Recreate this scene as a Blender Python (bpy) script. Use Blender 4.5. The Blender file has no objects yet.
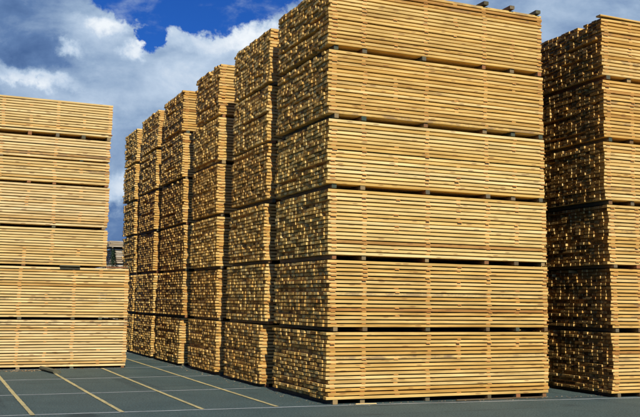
import bpy, math, random
from mathutils import Matrix, Vector
random.seed(7)
scene = bpy.context.scene
C = scene.collection
R = math.radians
SUN_AZ, SUN_EL = 9.5, 38.0          # degrees left of the -Y axis, height

# ------------------------------------------------------------------ helpers
def tag(o, label, cat=None, group=None, kind=None):
    if label: o['label'] = label
    if cat: o['category'] = cat
    if group: o['group'] = group
    if kind: o['kind'] = kind
    return o

def link(name, me, mat=None, parent=None, loc=(0, 0, 0), rot=(0, 0, 0), scale=(1, 1, 1)):
    o = bpy.data.objects.new(name, me); C.objects.link(o)
    if mat is not None and me is not None and not me.materials: me.materials.append(mat)
    o.parent = parent; o.location = loc; o.rotation_euler = rot; o.scale = scale
    return o

def mesh(name, vs, fs, mat=None):
    me = bpy.data.meshes.new(name); me.from_pydata(vs, [], fs); me.validate(); me.update()
    if mat: me.materials.append(mat)
    return me

class NT:
    """small wrapper for building node trees"""
    def __init__(s, tree): s.t = tree; s.n = tree.nodes; s.l = tree.links; s.n.clear()
    def new(s, kind, **kw):
        n = s.n.new(kind)
        for k, v in kw.items(): setattr(n, k, v)
        return n
    def put(s, sock, v):
        if hasattr(v, 'is_output'): s.l.new(v, sock)
        else: sock.default_value = v
    def math(s, op, a, b=None, c=None, clamp=False):
        n = s.new('ShaderNodeMath', operation=op, use_clamp=clamp)
        s.put(n.inputs[0], a)
        if b is not None: s.put(n.inputs[1], b)
        if c is not None: s.put(n.inputs[2], c)
        return n.outputs[0]
    def vmul(s, a, v):
        n = s.new('ShaderNodeVectorMath', operation='MULTIPLY'); s.put(n.inputs[0], a); s.put(n.inputs[1], v); return n.outputs[0]
    def vadd(s, a, v):
        n = s.new('ShaderNodeVectorMath', operation='ADD'); s.put(n.inputs[0], a); s.put(n.inputs[1], v); return n.outputs[0]
    def comb(s, x, y, z):
        n = s.new('ShaderNodeCombineXYZ')
        for i, v in enumerate((x, y, z)): s.put(n.inputs[i], v)
        return n.outputs[0]
    def noise(s, vec, scale, detail=3, rough=.55, dist=0):
        n = s.new('ShaderNodeTexNoise'); s.put(n.inputs['Vector'], vec)
        n.inputs['Scale'].default_value = scale; n.inputs['Detail'].default_value = detail
        n.inputs['Roughness'].default_value = rough; n.inputs['Distortion'].default_value = dist
        return n.outputs['Fac']
    def ramp(s, fac, stops, interp='LINEAR'):
        n = s.new('ShaderNodeValToRGB'); s.put(n.inputs[0], fac); e = n.color_ramp.elements
        n.color_ramp.interpolation = interp
        while len(e) < len(stops): e.new(.5)
        for el, (p, c) in zip(e, stops):
            el.position = p; el.color = (c[0], c[1], c[2], 1) if hasattr(c, '__len__') else (c, c, c, 1)
        return n.outputs[0]
    def mix(s, fac, a, b, blend='MIX'):
        n = s.new('ShaderNodeMix', data_type='RGBA', blend_type=blend)
        s.put(n.inputs[0], fac)
        for i, v in ((6, a), (7, b)):
            if hasattr(v, 'is_output'): s.l.new(v, n.inputs[i])
            else: n.inputs[i].default_value = (v[0], v[1], v[2], 1)
        return n.outputs[2]
    def smooth(s, v, lo, hi, a=0., b=1.):
        n = s.new('ShaderNodeMapRange', interpolation_type='SMOOTHSTEP')
        s.put(n.inputs[0], v)
        for i, q in enumerate((lo, hi, a, b)): n.inputs[i + 1].default_value = q
        return n.outputs[0]

def new_mat(name, rough=.7):
    m = bpy.data.materials.new(name); m.use_nodes = True
    t = NT(m.node_tree)
    out = t.new('ShaderNodeOutputMaterial'); b = t.new('ShaderNodeBsdfPrincipled')
    b.inputs['Roughness'].default_value = rough; b.inputs['Specular IOR Level'].default_value = .25
    t.l.new(b.outputs[0], out.inputs[0])
    return m, t, b

def wood(name, stops, end_stops, grain=.35, knots=.5, stain=.25, rough=.72):
    """sawn softwood: each board its own tone, grain along local X, darker sawn ends"""
    m, t, b = new_mat(name, rough)
    geo = t.new('ShaderNodeNewGeometry'); oi = t.new('ShaderNodeObjectInfo'); tc = t.new('ShaderNodeTexCoord')
    r = t.math('FRACT', t.math('ADD', geo.outputs['Random Per Island'], oi.outputs['Random']))
    r2 = t.math('FRACT', t.math('MULTIPLY', r, 17.31)); r3 = t.math('FRACT', t.math('MULTIPLY', r, 57.77))
    off = t.comb(t.math('MULTIPLY', r, 91.), t.math('MULTIPLY', r2, 47.), t.math('MULTIPLY', r3, 33.))
    p = t.vadd(tc.outputs['Object'], off)
    base = t.ramp(r2, stops)
    # growth-ring streaks on the faces
    g1 = t.noise(t.vmul(p, (1.3, 45, 60)), 1.0, 4, .6, .4)
    g = t.smooth(g1, .35, .7, 1., 1. - grain)
    col = t.mix(1., base, t.comb(g, t.math('POWER', g, 1.25), t.math('POWER', g, 1.7)), 'MULTIPLY')
    # slow tone change along the board
    s1 = t.noise(t.vmul(p, (1.1, 3, 3)), 1.0, 3, .6)
    s = t.smooth(s1, .3, .78, 1.06, 1. - stain*.8)
    col = t.mix(1., col, t.comb(s, t.math('POWER', s, 1.2), t.math('POWER', s, 1.5)), 'MULTIPLY')
    # knots
    v = t.new('ShaderNodeTexVoronoi'); t.put(v.inputs['Vector'], t.vmul(p, (3.2, 12, 14))); v.inputs['Scale'].default_value = 1.
    k = t.smooth(v.outputs['Distance'], .13, .24, knots, 0.)
    col = t.mix(k, col, (.20, .085, .03))
    # bluish / dirty weathering on a few boards
    w = t.math('MULTIPLY', t.smooth(r3, .86, .95), t.smooth(t.noise(t.vmul(p, (2.4, 5, 5)), 1., 4, .7), .45, .6, 0, .55))
    col = t.mix(w, col, (.20, .13, .075))
    # sawn ends
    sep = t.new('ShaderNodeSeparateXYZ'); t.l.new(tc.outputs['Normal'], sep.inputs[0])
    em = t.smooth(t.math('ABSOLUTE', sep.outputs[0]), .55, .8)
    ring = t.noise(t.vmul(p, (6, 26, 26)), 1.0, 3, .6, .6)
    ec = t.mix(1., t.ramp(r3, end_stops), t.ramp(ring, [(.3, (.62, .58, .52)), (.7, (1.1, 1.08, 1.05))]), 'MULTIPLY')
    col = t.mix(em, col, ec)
    t.l.new(col, b.inputs['Base Color'])
    bump = t.new('ShaderNodeBump'); bump.inputs['Strength'].default_value = .35; bump.inputs['Distance'].default_value = .002
    t.l.new(g1, bump.inputs['Height']); t.l.new(bump.outputs[0], b.inputs['Normal'])
    return m

GOLD = [(0, (.87, .665, .28)), (.25, (.82, .57, .19)), (.5, (.85, .62, .235)), (.75, (.79, .52, .155)), (.95, (.72, .45, .12)), (1, (.50, .26, .07))]
GOLDE = [(0, (.20, .095, .018)), (.2, (.44, .235, .045)), (.45, (.66, .385, .08)), (.72, (.80, .51, .13)), (1, (.88, .65, .24))]
PALE = [(0, (.89, .72, .37)), (.3, (.85, .645, .29)), (.6, (.88, .69, .33)), (.85, (.80, .56, .215)), (1, (.62, .38, .12))]
GREY = [(0, (.60, .52, .38)), (.4, (.46, .37, .24)), (.7, (.72, .65, .50)), (1, (.3, .22, .14))]
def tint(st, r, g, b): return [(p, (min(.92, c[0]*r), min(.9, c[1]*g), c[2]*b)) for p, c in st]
W_GOLD = [wood('golden_sawn_softwood', GOLD, GOLDE), wood('yellow_sawn_softwood', tint(GOLD, 1.0, 1.04, 1.06), tint(GOLDE, .95, .95, .9), grain=.28),
          wood('orange_sawn_softwood', tint(GOLD, .98, .955, .88), tint(GOLDE, .9, .86, .8), stain=.34)]
W_PALE = [wood('pale_sawn_softwood', PALE, GOLDE, knots=.6), wood('cream_sawn_softwood', tint(PALE, 1., 1.02, 1.08), GOLDE, knots=.6, stain=.3), wood('straw_sawn_softwood', tint(PALE, .97, .95, .86), GOLDE, knots=.6)]
W_ROW = [wood('brown_gold_sawn_softwood', tint(GOLD, .97, .94, .88), GOLDE), wood('deep_gold_sawn_softwood', tint(GOLD, .93, .88, .8), tint(GOLDE, .85, .78, .7)), wood('light_gold_sawn_softwood', tint(GOLD, 1., 1., .97), tint(GOLDE, 1.05, 1.05, 1.05))]
W_SHADED_END = [wood('shade_ended_sawn_softwood', GOLD, tint(GOLDE, .36, .32, .30)), wood('deep_shade_ended_sawn_softwood', tint(GOLD, .98, .94, .88), tint(GOLDE, .28, .25, .24))]  # gold wood with end grain darkened to carry the shade beside the big stack
W_GREY = [wood('weathered_grey_softwood', GREY, GREY, knots=.2)]
W_SLAT = wood('orange_brown_spacer_wood', [(0, (.62, .33, .10)), (.5, (.50, .25, .075)), (1, (.36, .17, .055))],
              [(0, (.72, .38, .10)), (.5, (.56, .25, .055)), (1, (.36, .14, .03))], knots=.1)
W_BEAR = wood('weathered_bearer_wood', [(0, (.20, .14, .07)), (.35, (.10, .085, .055)), (.6, (.045, .06, .045)), (.85, (.14, .08, .035)), (1, (.20, .09, .035))],
              [(0, (.40, .28, .12)), (.25, (.17, .14, .085)), (.5, (.05, .085, .06)), (.75, (.20, .12, .05)), (1, (.42, .17, .06))], knots=.2)
W_RED = wood('reddish_plank_wood', [(0, (.30, .13, .06)), (1, (.24, .11, .055))], [(0, (.25, .12, .06)), (1, (.25, .12, .06))], knots=.1)
W_OLIVE = wood('olive_grey_plank_wood', [(0, (.13, .13, .08)), (1, (.10, .11, .075))], [(0, (.13, .13, .08)), (1, (.1, .1, .07))], knots=.1)

# ------------------------------------------------------------------ board meshes
BL, BW, BT = 4.16, .145, .0425
def stick_mesh(name, L, W, T, seg, jit, ch, rnd):
    """long sawn piece along X with eased edges, slight bow and rough ends"""
    vs, fs = [], []
    prof = [(-W/2+ch, -T/2), (W/2-ch, -T/2), (W/2, -T/2+ch), (W/2, T/2-ch), (W/2-ch, T/2), (-W/2+ch, T/2), (-W/2, T/2-ch), (-W/2, -T/2+ch)]
    bow = rnd.uniform(-1, 1)*jit*1.6; ph = rnd.uniform(0, 6)
    for i in range(seg+1):
        u = i/seg; x = -L/2+L*u
        dy = bow*math.sin(math.pi*u)+rnd.uniform(-jit, jit)*.5*math.sin(math.pi*u) + jit*.5*math.sin(5*u+ph)
        dz = rnd.uniform(-1, 1)*min(jit*.5, .0016)
        for (y, z) in prof: vs.append((x, y+dy, z+dz))
    for i in range(seg):
        for k in range(8):
            a, b = i*8+k, i*8+(k+1) % 8
            fs.append((a, a+8, b+8, b))
    fs.append(tuple(range(8))); fs.append(tuple(reversed(range(seg*8, seg*8+8))))
    return vs, fs
rb = random.Random(3)
BOARDS = {}
def board_set(mat):
    if mat.name not in BOARDS:
        L = []
        for i in range(12):
            v, f = stick_mesh('board', BL, BW, BT, 8, .0035, .0028, rb)
            L.append(mesh('board', v, f, mat))
        BOARDS[mat.name] = L
    return BOARDS[mat.name]
SLATS = [mesh('spacer_slat', *stick_mesh('s', 1., 1., 1., 1, 0, .03, rb), W_SLAT) for _ in range(3)]
BEARERS = [mesh('bearer', *stick_mesh('s', 1., 1., 1., 1, 0, .05, rb), W_BEAR) for _ in range(3)]

BOXF = [(0, 1, 3, 2), (4, 6, 7, 5), (0, 4, 5, 1), (2, 3, 7, 6), (0, 2, 6, 4), (1, 5, 7, 3)]
def pile_mesh(boxes, mat):
    vs, fs = [], []
    for (cx, cy, cz, lx, ly, lz) in boxes:
        n = len(vs)
        for sx in (-1, 1):
            for sy in (-1, 1):
                for sz in (-1, 1): vs.append((cx+sx*lx/2, cy+sy*ly/2, cz+sz*lz/2))
        fs += [tuple(n+i for i in f) for f in BOXF]
    return mesh('board_pile', vs, fs, mat)

PITCH = .0618
SP = .586                                             # spacing of the spacer columns
def package(label, group, x, y, z, L, W, H, mat, n=None, bh=.070, ends=True, cols=range(8), bcols=(0, 1, 3, 5, 6, 7),
            rot=0., right_aligned=False, detail=True, rnd=None, endjit=.0105):
    """one stickered lumber package; x,y,z = its front left bottom corner"""
    rnd = rnd or random
    if isinstance(mat, list): mat = mat[rnd.randrange(len(mat))]
    if detail: bh *= rnd.uniform(.78, 1.08)
    n = n or max(4, round((H-bh)/PITCH)); pitch = (H-bh)/n
    t = pitch*rnd.uniform(.675, .70); gap = pitch-t
    root = link('lumber_package', None)
    root.empty_display_size = .3
    ca, sa = math.cos(rot), math.sin(rot)
    root.location = (x+ca*L/2-sa*W/2, y+sa*L/2+ca*W/2, z); root.rotation_euler = (0, 0, rot)
    tag(root, label, 'lumber package', group)
    nb = max(6, round(W/.131)); bp = W/nb
    S = board_set(mat); boxes = []; cnt = 0
    for i in range(n):
        zc = bh+i*pitch+t/2+rnd.uniform(-.0018, .0018)
        lay = rnd.gauss(0, .0045); ly = rnd.gauss(0, .004)
        run0 = rnd.randrange(nb); runl = rnd.randrange(2, nb) if rnd.random() < .22 else 0; rec = rnd.uniform(.03, .09)
        for j in range(nb):
            dl = rnd.gauss(0, endjit)+lay
            if run0 <= j < run0+runl: dl += rec
            if rnd.random() < .05: dl += rnd.uniform(.03, .14)
            if j == 0 or j == nb-1: dl = min(dl, .03)
            dl = max(-.028, dl)
            dr = rnd.gauss(0, .018)
            x0, x1 = -L/2+dl, L/2-abs(dr)*(.6 if j else .8)
            yc = -W/2+(j+.5)*bp+(ly+rnd.gauss(0, .004)+(rnd.uniform(.008, .02) if rnd.random() < .08 else 0) if j == 0 else rnd.uniform(-.002, .002))
            if i == n-1 and rnd.random() < .04 and j: continue
            wide = bp*(rnd.uniform(.82, .93) if ends else .97)
            use = detail and cnt < 100 and (j == 0 or (ends and j <= 4 + (i % 2)))
            if use:
                cnt += 1
                f = 1 if rnd.random() < .5 else -1
                link('board', rnd.choice(S), None, root, ((x0+x1)/2, yc, zc), (0, 0 if f > 0 else math.pi, 0), ((x1-x0)/BL, wide/BW, t/BT))
            else: boxes.append(((x0+x1)/2, yc, zc, x1-x0, wide, t))
    o = link('board_pile', pile_mesh(boxes, mat), None, root)
    if detail: tag(o, None, kind='stuff')
    # spacer slats between the layers, running front to back
    m = 0
    for c in cols:
        xs = -L/2+(.10 if c == 0 else .055+c*(L-.11)/7)
        strong = c in (0, 1, 3, 5, 7); on = rnd.random() < .3
        for i in range(n-1):
            if strong: here = rnd.random() < (.98 if c in (0, 7) else .92)
            else:
                if rnd.random() < .25: on = not on
                here = on and rnd.random() < .7
            if not here or m >= 100: continue
            m += 1
            wd = rnd.uniform(.075, .10) if c in (0, 7) else rnd.uniform(.06, .085)
            pr = rnd.uniform(-.016, -.001)
            link('spacer_slat', rnd.choice(SLATS), None, root, (xs+rnd.gauss(0, .012), pr, bh+i*pitch+t+gap/2),
                 (0, 0, math.pi/2), (W-.02, wd, gap-.003))
    for c in bcols:
        xs = -L/2+.055+c*(L-.11)/7+rnd.gauss(0, .012)+(.085 if c == 0 else -.02 if c == 7 else 0)
        link('bearer', rnd.choice(BEARERS), None, root, (xs, rnd.uniform(-.02, .03), (bh-.002)/2), (0, 0, math.pi/2+rnd.gauss(0, .008)),
             (W-.02, rnd.uniform(.068, .09), bh-.004))
    return root

ORD = ['bottom', 'second from the ground', 'third from the ground', 'fourth from the ground', 'fifth from the ground', 'top']
def lab(i, rest): return (('the %s package' % ORD[i]) if i in (0, 5) else 'package %s' % ORD[i])+' '+rest

# ------------------------------------------------------------------ the big stack in front
P = 1.122
rs = random.Random(11)
xl = [.015, .02, .01, 0., -.01, -.02]; xr = [4.225, 4.225, 4.215, 4.20, 4.18, 4.15]
for i in range(6):
    package(lab(i, 'in the big sunlit front stack' + [' showing its long side', '', '', '', '', ' with beam ends lying on it'][i]), 'packages in the big front stack',
            xl[i], rs.uniform(-.008, .008), i*P, xr[i]-xl[i], 2.30+rs.uniform(-.03, .03), P, W_GOLD, rnd=rs, rot=rs.gauss(0, .0012))
# ------------------------------------------------------------------ the row behind it (front Y, back Y per package)
ROW = {
 2: [(2.93, 5.07), (2.76, 5.0), (2.82, 4.9), (2.74, 4.8), (2.8, 4.82), (2.75, 4.87)],
 3: [(5.65, 7.84), (5.76, 7.81), (5.75, 7.83), (5.81, 7.75), (5.8, 7.81), (5.86, 7.68)],
 4: [(8.57, 10.9), (8.4, 10.91), (8.5, 10.87), (8.63, 10.86), (8.75, 10.94), (8.87, 10.81)],
 5: [(11.45, 13.72), (11.39, 13.64), (11.55, 13.41), (11.48, 13.39), (11.45, 13.46), (11.38, 13.42)],
 6: [(13.98, 15.97), (13.90, 15.87), (13.97, 15.78), (14.13, 15.73), (14.13, 15.74), (14.07, 15.78)]}
RZ = {2: [0, 1.15, 2.27, 3.39, 4.51, 5.62, 6.71], 3: [0, 1.15, 2.25, 3.38, 4.53, 5.56, 6.76], 4: [0, 1.15, 2.27, 3.40, 4.54, 5.70, 6.80],
      5: [0, 1.15, 2.29, 3.43, 4.55, 5.68, 6.78], 6: [0, 1.15, 2.29, 3.46, 4.50, 5.64, 6.71]}
WHERE = {2: 'in the stack directly behind the big front stack', 3: 'in the middle stack of the receding row',
         4: 'in the fourth stack back along the row', 5: 'in the last but one stack of the row',
         6: 'in the farthest stack of the receding row'}
for k in ROW:
    for i in range(6):
        y0, y1 = ROW[k][i]; z0, z1 = RZ[k][i:i+2]
        package(lab(i, WHERE[k]), 'packages in the receding row', rs.uniform(-.02, .02), y0, z0, 4.2+rs.uniform(-.04, .04), y1-y0, z1-z0, W_ROW,
                cols=(0, 1), bcols=(0, 1, 3, 5, 7), rnd=rs, rot=rs.gauss(0, .002), endjit=.0105)
# ------------------------------------------------------------------ right hand stack, cut by the frame
RX = [5.23, 5.22, 5.19, 5.13, 5.14, 5.115]
rot = R(-1.3)
for i in range(6):
    package(lab(i, 'in the stack with shaded ends at the right edge'), 'packages in the right hand stack', RX[i], -.44+rs.uniform(-.01, .01), i*1.118, 4.2, 2.3, 1.118,
            W_SHADED_END, rnd=rs, rot=rot+rs.gauss(0, .0015), endjit=.0105)
for i in range(6):  # unseen stack, added to close the bright slits beside the right hand stack
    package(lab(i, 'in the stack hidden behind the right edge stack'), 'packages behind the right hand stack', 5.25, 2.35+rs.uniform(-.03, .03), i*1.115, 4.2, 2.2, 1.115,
            W_SHADED_END, rnd=rs, rot=rot, detail=False, cols=())
# ------------------------------------------------------------------ left hand stack: two long packages, five shifted ones above
LY = 8.24
LZ = [(0, 1.10, -1.33, .068), (1.10, 2.285, -1.325, .06), (2.285, 3.155, -1.86, .035), (3.155, 4.145, -1.85, .06), (4.145, 4.715, -1.86, .05), (4.715, 5.235, -1.86, .028), (5.235, 6.10, -1.84, .085)]
LL = ['the bottom package of the pale left hand stack', 'second package up in the pale left stack, jutting right under the ledge',
      'third package up in the pale left stack, resting on the ledge', 'fourth package up in the pale left hand stack',
      'fifth package up in the pale left stack, a thin one above a dark gap', 'sixth package up in the pale left stack, thin, under the widest gap',
      'the top package of the pale left hand stack against the sky']
for i, (z0, z1, xe, bh) in enumerate(LZ):
    package(LL[i], 'packages in the left hand stack', xe-4.25, LY+rs.uniform(-.01, .01), z0, 4.25, 2.3, z1-z0, W_PALE, bh=bh, ends=False,
            bcols=[(1, 3, 5, 7), (1, 3, 5, 6, 7), (1, 4), (1, 3, 5, 7), (2, 4, 5, 7), (3, 6), (2, 4, 5, 6, 7)][i], rnd=rs, rot=rs.gauss(0, .001))

for i in range(5):  # unseen pile, added so no sunlit ground shows through the bearer gaps
    package(['bottom', 'second', 'third', 'fourth', 'top'][i]+' package of the pile hidden behind the left hand stack', 'packages behind the left hand stack', -5.75, 10.95, i*1.12, 4.2, 2.2, 1.12,
            W_PALE, rnd=rs, detail=False, cols=(), ends=False)

# ------------------------------------------------------------------ loose timber
def piece(name, label, cat, group, mat, L, W, T, loc, rot=(0, 0, 0), ch=.004, jit=.002):
    me = mesh(name, *stick_mesh(name, L, W, T, 4, jit, ch, rs), mat[0] if isinstance(mat, list) else mat)
    return tag(link(name, me, None, None, loc, rot), label, cat, group)
ZT = 6*P
for (xx, ln, a, m, lb) in [(2.93, 1.5, .02, W_BEAR, 'brown beam end lying on the big stack, farthest from its right corner'),
                       (3.50, 1.5, -.02, W_BEAR, 'grey beam end lying on the big stack, between two others'),
                       (4.10, 1.3, -.09, W_OLIVE, 'dark beam end lying on the top right corner of the big stack')]:
    piece('timber_bearer', lb, 'beam', 'beams lying on the big stack', m, ln, .095, .062, (xx, ln/2-.05, ZT+.033), (0, 0, math.pi/2+a))
piece('loose_board', 'thin brown board lying on the front edge of the right hand stack', 'board', None, W_SHADED_END, 1.1, .12, .03, (5.62, -.42, 6*1.118+.019), (0, .004, rot+.02))
piece('loose_board', 'reddish board lying on the ledge of the left stack', 'board', None, W_RED, .52, .12, .026, (-1.62, LY+.08, 2.285+.014))
piece('wood_block', 'dark green block at the right end of the left stack ledge', 'wood block', None, W_OLIVE, .09, .12, .05, (-1.40+.06, LY+.22, 2.285+.026))
piece('loose_board', 'olive grey board wedged under the upper packages of the left stack', 'board', None, W_OLIVE, .44, .12, .03, (-2.69, LY-.03, 2.285+.016))
piece('wood_offcut', 'dark broken piece of wood lying across a yellow line by the left stack', 'wood piece', None, W_OLIVE, 1.1, .17, .075, (-3.14, 7.42, .046), (.2, 0, R(97)), .018, .03)
piece('wood_strip', 'thin wooden strip lying on the ground before the big stack', 'wood strip', None, W_BEAR, 1.72, .045, .02, (3.15, -.10, .0135), (0, 0, R(.4)), .003, .006)
piece('wood_splinter', 'pale splinter lying on the white line before the big stack', 'wood piece', None, W_PALE, .34, .035, .012, (.62, -.16, .0165), (0, 0, R(-6)), .003, .01)

# bark and sawdust swept against the stacks
def debris():
    r = random.Random(5); vs, fs = [], []
    def chip(x, y, s):
        n = len(vs); a = r.uniform(0, 6.28); l = s*r.uniform(1, 3.2); w = s*r.uniform(.35, .9)
        c, d = math.cos(a), math.sin(a)
        for (u, v) in ((-l, -w), (l, -w*.6), (l*.8, w), (-l*.9, w*.8)):
            vs.append((x+u*c-v*d, y+u*d+v*c, .0085+r.uniform(0, .004)))
        vs.append((x, y, .010+s*.7)); fs.extend([(n, n+1, n+4), (n+1, n+2, n+4), (n+2, n+3, n+4), (n+3, n, n+4)])
    for _ in range(900):
        k = r.random()
        if k < .30: chip(-.05-abs(r.gauss(0, .12)), r.uniform(-.1, 16), r.uniform(.003, .009))
        elif k < .55: chip(r.uniform(-.1, 9.2), -.03-abs(r.gauss(0, .14)), r.uniform(.003, .009))
        elif k < .75: chip(r.gauss(-3.65, .22), r.gauss(7.72, .10), r.uniform(.004, .012))
        elif k < .88: chip(r.uniform(-5.5, -1.3), 8.15-abs(r.gauss(0, .1)), r.uniform(.003, .009))
        else: chip(r.uniform(-6, 9), r.uniform(-2, 9), r.uniform(.002, .007))
    m, t, b = new_mat('bark_and_sawdust', .9)
    geo = t.new('ShaderNodeNewGeometry')
    t.l.new(t.ramp(geo.outputs['Random Per Island'], [(0, (.05, .03, .015)), (.5, (.16, .10, .05)), (.8, (.42, .28, .14)), (1, (.6, .45, .25))]), b.inputs['Base Color'])
    tag(link('wood_debris', mesh('wood_debris', vs, fs, m)), 'bark chips and sawdust scattered on the tarmac round the stacks', 'debris', kind='stuff')
debris()

# ------------------------------------------------------------------ ground
def ground():
    m, t, b = new_mat('blue_green_tarmac', .82)
    tc = t.new('ShaderNodeTexCoord'); p = tc.outputs['Object']
    fine = t.noise(p, 38, 4, .75); mid = t.noise(p, 1.1, 5, .6); big = t.noise(t.vmul(p, (.35, .12, 1)), 1, 4, .6)
    c = t.ramp(mid, [(.3, (.045, .074, .072)), (.5, (.056, .090, .087)), (.72, (.072, .108, .100))])
    c = t.mix(t.smooth(big, .4, .65, 0, .45), c, (.070, .098, .090))
    sp = t.smooth(fine, .30, .70, .42, 1.7)
    c = t.mix(1., c, t.comb(sp, sp, sp), 'MULTIPLY')
    st = t.smooth(t.noise(t.vmul(p, (.8, .5, 1)), 1, 6, .7, .8), .60, .72, 0, .45)
    c = t.mix(st, c, (.028, .045, .050))
    # tyre marks: pairs of faint dark bands along the aisle and across the bays
    w1 = t.noise(t.vmul(p, (.06, 2.6, 1)), 1, 3, .5, .3); w2 = t.noise(t.vadd(t.vmul(p, (2.2, .07, 1)), (4, 9, 0)), 1, 3, .5, .3)
    brk = t.smooth(t.noise(p, .7, 5, .7), .38, .62)
    c = t.mix(t.math('MULTIPLY', t.math('MAXIMUM', t.smooth(w1, .57, .64, 0, .6), t.smooth(w2, .57, .64, 0, .5)), brk), c, (.026, .038, .040))
    v = t.new('ShaderNodeTexVoronoi'); t.put(v.inputs['Vector'], t.vadd(t.vmul(p, (.55, .55, 1)), t.comb(t.math('MULTIPLY', mid, .5), t.math('MULTIPLY', mid, .4), 0.))); v.inputs['Scale'].default_value = 1.
    c = t.mix(t.smooth(v.outputs['Distance'], .07, .17, .6, 0.), c, (.018, .026, .028))      # oil drips
    dust = t.smooth(t.noise(p, 8, 5, .75), .62, .8, 0, .35)
    c = t.mix(dust, c, (.14, .15, .13))
    t.l.new(c, b.inputs['Base Color'])
    bump = t.new('ShaderNodeBump'); bump.inputs['Strength'].default_value = .5; bump.inputs['Distance'].default_value = .004
    t.l.new(fine, bump.inputs['Height']); t.l.new(bump.outputs[0], b.inputs['Normal'])
    S = 900
    tag(link('ground', mesh('ground', [(-S, -S, 0), (S, -S, 0), (S, S, 0), (-S, S, 0)], [(0, 1, 2, 3)], m)), 'blue green tarmac yard', kind='structure')
ground()

def paint(name, col, wear, blotch):
    m, t, b = new_mat(name, .7)
    tc = t.new('ShaderNodeTexCoord'); p = tc.outputs['Object']
    w = t.smooth(t.noise(p, 30, 5, .75), wear-.10, wear+.06, 0, .9)
    w2 = t.smooth(t.noise(p, 1.7, 4, .6), .35, .75, 0, blotch)
    c = t.mix(t.math('MAXIMUM', w, w2), col, (.055, .085, .09))
    t.l.new(c, b.inputs['Base Color'])
    return m
YEL = paint('worn_yellow_paint', (.58, .49, .22), .60, .45)
WHT = paint('worn_white_paint', (.50, .55, .54), .62, .42)
def line(name, label, a, b, w, mat, z=.004):
    """ragged painted strip from a to b"""
    a, b = Vector(a), Vector(b); d = (b-a); L = d.length; d /= L; nrm = Vector((-d.y, d.x)); n = max(4, int(L/.12)); vs, fs = [], []
    r = random.Random(int(L*1000))
    for i in range(n+1):
        q = a+d*(L*i/n); q = q+nrm*math.sin(i*.07)*.006
        for s in (-1, 1):
            e = q+nrm*s*(w/2+r.uniform(-.004, .004)); vs.append((e.x, e.y, z))
    for i in range(n): fs.append((2*i, 2*i+2, 2*i+3, 2*i+1))
    tag(link(name, mesh(name, vs, fs, mat)), label, kind='structure')
for i, (xa, xb, yt) in enumerate([(-4.31, -4.22, 8.2), (-3.11, -3.10, 8.2), (-1.95, -1.90, 8.2), (-.80, -.66, 13.5), (-5.45, -5.38, 8.2)]):
    line('yellow_line', None, (xa, -.03), (xb, yt), .062, YEL, .008)
for (ya, yb, xa, xb) in [(.30, -.95, -9, 9.6), (2.62, 2.80, -9, -.02), (5.38, 5.66, -9, -.02), (8.02, 8.30, -9, -.02), (10.95, 11.1, -9, -.02), (13.7, 13.8, -9, -.02)]:
    if ya == .30: line('white_line', None, (-9, .22), (.04, -.13), .052, WHT); line('white_line', None, (.04, -.13), (9.6, -.88), .052, WHT)
    else: line('white_line', None, (xa, ya), (xb, yb), .052, WHT)

# ------------------------------------------------------------------ far-off wood, added to darken the horizon behind the layer gaps
def added_far_wood():
    r = random.Random(9); vs, fs = [], []
    for ang in range(0, 3600, 3):
        a = R(ang/10); rad = 165+r.uniform(-8, 8); h = 3.2+1.1*math.sin(a*23)+.8*math.sin(a*61+1)+r.uniform(-.6, .6)
        for k in range(5):
            cx, cy, cz = rad*math.cos(a)+r.uniform(-3, 3), rad*math.sin(a)+r.uniform(-3, 3), h*r.uniform(.15, .8)
            q = r.uniform(.9, 1.7); n = len(vs)
            dirs = [(1, 0, 0), (0, 1, 0), (-1, 0, 0), (0, -1, 0), (0, 0, 1), (0, 0, -1)]
            for d in dirs:
                f = q*r.uniform(.6, 1.2); vs.append((cx+d[0]*f, cy+d[1]*f, cz+d[2]*f))
            for i in range(4): fs.append((n+i, n+(i+1) % 4, n+4)); fs.append((n+(i+1) % 4, n+i, n+5))
    m, t, b = new_mat('far_foliage', .9)
    geo = t.new('ShaderNodeNewGeometry')
    t.l.new(t.ramp(geo.outputs['Random Per Island'], [(0, (.02, .04, .02)), (1, (.06, .08, .035))]), b.inputs['Base Color'])
    tag(link('added_far_wood', mesh('added_far_wood', vs, fs, m)), 'low dark wood added on the horizon round the yard', 'wood', kind='stuff')
added_far_wood()

# ------------------------------------------------------------------ far things seen through the gap
for i, (x0, L, z0, z1, lb) in enumerate([(2.9, 4, 0, 1.1, 'bottom'), (2.85, 4, 1.1, 2.2, 'second from the ground'), (2.7, 4, 2.2, 3.25, 'third from the ground'), (3.0, 4, 3.25, 4.05, 'fourth from the ground'), (2.8, 4, 4.045, 4.42, 'top')]):
    package(lb+' grey package in the distant weathered pile seen through the gap', 'packages in the distant grey pile', x0-.1, 32+.2*(i % 2), z0, L, 2.4, z1-z0, W_GREY,
            cols=(), bcols=(0, 2, 4, 6), rnd=rs, detail=False, endjit=.06, n=max(4, int((z1-z0)/.11)))

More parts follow.
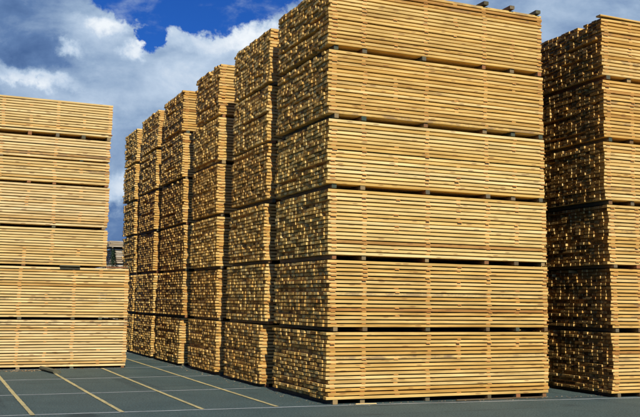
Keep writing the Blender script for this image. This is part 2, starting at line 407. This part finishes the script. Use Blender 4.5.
def conifer(x, y, h, rad):
    r = random.Random(21)
    root = link('conifer_tree', None, loc=(x, y, 0)); tag(root, 'small dark conifer before the distant grey pile in the gap', 'tree')
    mt, t, b = new_mat('conifer_bark', .9); b.inputs['Base Color'].default_value = (.08, .055, .035, 1)
    vs, fs = [], []
    for i in range(9):
        z = h*.97*i/8; q = .09*(1-i/8.3)
        for k in range(8): vs.append((q*math.cos(k*.785), q*math.sin(k*.785), z))
    for i in range(8):
        for k in range(8): fs.append((i*8+k, i*8+(k+1) % 8, i*8+8+(k+1) % 8, i*8+8+k))
    link('trunk', mesh('trunk', vs, fs, mt), None, root)
    ml, t, b = new_mat('conifer_needles', .8)
    geo = t.new('ShaderNodeNewGeometry')
    t.l.new(t.ramp(geo.outputs['Random Per Island'], [(0, (.010, .025, .012)), (.6, (.02, .045, .02)), (1, (.045, .075, .03))]), b.inputs['Base Color'])
    vs, fs = [], []
    for _ in range(2600):
        u = r.random()**.8; z = .35+(h-.35)*u; rr = rad*(1-u)**.8*math.sqrt(r.random())*(1+.35*math.sin(z*9)); a = r.uniform(0, 6.28)
        l = r.uniform(.05, .13); w = .02; n = len(vs); c, d = math.cos(a), math.sin(a); bx, by = rr*c, rr*d
        tz = -r.uniform(.01, .07); s = r.uniform(-.6, .6); ex, ey = math.cos(a+s)*l, math.sin(a+s)*l
        vs += [(bx-d*w, by+c*w, z), (bx+d*w, by-c*w, z+.01), (bx+ex, by+ey, z+tz)]
        fs.append((n, n+1, n+2))
    link('crown', mesh('crown', vs, fs, ml), None, root)
conifer(2.02, 27.5, 3.75, .62)

# ------------------------------------------------------------------ sky
def sky():
    w = bpy.data.worlds.new('World'); scene.world = w; w.use_nodes = True
    t = NT(w.node_tree)
    out = t.new('ShaderNodeOutputWorld'); bg = t.new('ShaderNodeBackground')
    sk = t.new('ShaderNodeTexSky', sky_type='NISHITA'); sk.sun_disc = False
    sk.sun_elevation = R(SUN_EL); sk.sun_rotation = R(180+SUN_AZ); sk.altitude = 50; sk.air_density = 1.; sk.dust_density = .3; sk.ozone_density = 2.
    tc = t.new('ShaderNodeTexCoord'); sep = t.new('ShaderNodeSeparateXYZ'); t.l.new(tc.outputs['Generated'], sep.inputs[0])
    x, y, z = sep.outputs
    n1 = t.noise(tc.outputs['Generated'], 9, 6, .62); n2 = t.noise(t.vadd(tc.outputs['Generated'], (3, 1, 7)), 9, 6, .62)
    az = t.math('MULTIPLY', t.math('ARCTAN2', x, y), 57.2958); el = t.math('MULTIPLY', t.math('ARCSINE', z), 57.2958)
    n3 = t.noise(tc.outputs['Generated'], 55, 5, .65); n4 = t.noise(t.vadd(tc.outputs['Generated'], (8, 3, 2)), 55, 5, .65)
    az = t.math('ADD', az, t.math('ADD', t.math('MULTIPLY', t.math('SUBTRACT', n1, .5), 4.), t.math('MULTIPLY', t.math('SUBTRACT', n3, .5), 2.2)))
    el = t.math('ADD', el, t.math('MULTIPLY', t.math('SUBTRACT', n4, .5), 1.8)); el = t.math('ADD', el, t.math('MULTIPLY', t.math('SUBTRACT', n2, .5), 5.))
    def blob(ca, ce, ra, re, lo=1.15, hi=.85, v=1.):
        a = t.math('DIVIDE', t.math('SUBTRACT', az, ca), ra); e = t.math('DIVIDE', t.math('SUBTRACT', el, ce), re)
        d = t.math('SQRT', t.math('ADD', t.math('MULTIPLY', a, a), t.math('MULTIPLY', e, e)))
        return t.smooth(d, hi, lo, v, 0.)
    vv = t.vmul(tc.outputs['Generated'], (1, 1, 1.8))
    fb = t.noise(vv, 13, 9, .60, .25); fb2 = t.noise(t.vadd(vv, (5, 5, 5)), 5, 5, .55)
    gen = t.smooth(t.noise(t.vadd(vv, (2, 9, 4)), 2.2, 8, .6), .54, .70)        # clouds elsewhere in the sky
    # mask that is 1 in the direction looked at
    near = blob(20, 9, 34, 20, 1.3, .8)
    clear = t.math('MAXIMUM', blob(15.4, 21.2, 7.3, 4.7, 1.06, .96), blob(13.0, 16.3, 1.0, 1.0, 1.15, .8, 1.))
    wisp = t.smooth(fb, .53, .74, 0, .5)
    clear = t.math('MULTIPLY', clear, t.math('SUBTRACT', 1., wisp))
    cover = t.mix(near, t.comb(gen, gen, gen), t.comb(*(t.math('SUBTRACT', 1., clear),)*3))
    # cloud tone: dark slate mass upper left, white puffs, pale grey body
    tone = t.math('ADD', .47, t.math('MULTIPLY', t.math('SUBTRACT', fb, .5), 1.0))
    tone = t.math('ADD', tone, t.math('MULTIPLY', t.math('SUBTRACT', fb2, .5), .35))
    for b_ in [(3.8, 15.8, 4.0, 3.0, 1.6, .1, -.24), (6.6, 14.6, 2.6, .8, 1.6, .1, -.12), (13.5, 13.2, 6.5, 3.2, 1.5, .1, .15), (9.4, 15.6, 2.2, 1.6, 1.5, .1, .12), (5.6, 12.9, 2.4, .5, 1.6, .1, .42), (7.9, 14.9, .8, .4, 1.6, .1, .40),
               (10.2, 16.9, 1.2, .6, 1.6, .1, .34), (12.0, 15.5, .8, .6, 1.7, .1, .42), (16.5, 16.0, 3.6, .8, 1.6, .1, .25), (19.8, 16.4, 1.8, .8, 1.6, .1, .45),
               (11, 9.6, 2.5, 2.2, 1.6, .2, -.16), (11.2, 6.8, 2.2, .8, 1.6, .2, .25), (11.2, 4.6, 2.6, 1.3, 1.5, .3, -.42), (40, 17.0, 6, 4, 1.5, .3, .03)]:
        tone = t.math('ADD', tone, blob(*b_))
    cc = t.ramp(tone, [(0., (.065, .135, .31)), (.22, (.12, .215, .42)), (.47, (.31, .43, .61)), (.7, (.50, .62, .78)), (1., (.88, .93, .98))])
    cscale = t.new('ShaderNodeVectorMath', operation='SCALE'); t.put(cscale.inputs[0], cc); cscale.inputs[3].default_value = 1/.05
    # clear sky: polarised-looking deep blue
    deep = t.mix(1., sk.outputs[0], (.19, .67, 1.75), 'MULTIPLY')
    c = t.mix(cover, deep, cscale.outputs[0])
    c = t.mix(t.smooth(z, -.02, .0), (.6, .7, .8), c)
    t.l.new(c, bg.inputs[0]); bg.inputs[1].default_value = .05
    t.l.new(bg.outputs[0], out.inputs[0])
sky()

sd = bpy.data.lights.new('sun', 'SUN'); sd.energy = 5.0; sd.angle = R(.53); sd.color = (1, .92, .78)
so = bpy.data.objects.new('sun', sd); C.objects.link(so)
a, e = R(SUN_AZ), R(SUN_EL)
tosun = Vector((-math.sin(a)*math.cos(e), -math.cos(a)*math.cos(e), math.sin(e)))
so.rotation_euler = tosun.to_track_quat('Z', 'Y').to_euler(); so.location = tosun*60

# ------------------------------------------------------------------ camera (solved from the picture's vanishing points)
cd = bpy.data.cameras.new('camera'); cam = bpy.data.objects.new('camera', cd); C.objects.link(cam)
r_ = Vector((0.91506462, -0.40307345, 0.0137309)); u_ = Vector((-0.05342129, -0.08739165, 0.9947406)); f_ = Vector((0.39975356, 0.91098545, 0.10150171))
M = Matrix((r_, u_, -f_)).transposed().to_4x4(); M.translation = Vector((-5.82174, -12.97059, 1.57737))
cam.matrix_world = M
cd.sensor_width = 36; cd.lens = 911.2832/640*36; cd.clip_end = 3000; cd.clip_start = .1
scene.camera = cam
scene.view_settings.view_transform = 'Standard'; scene.view_settings.look = 'None'
scene.view_settings.exposure = 0; scene.view_settings.gamma = 1; scene.view_settings.use_curve_mapping = False
scene.cycles.use_denoising = True
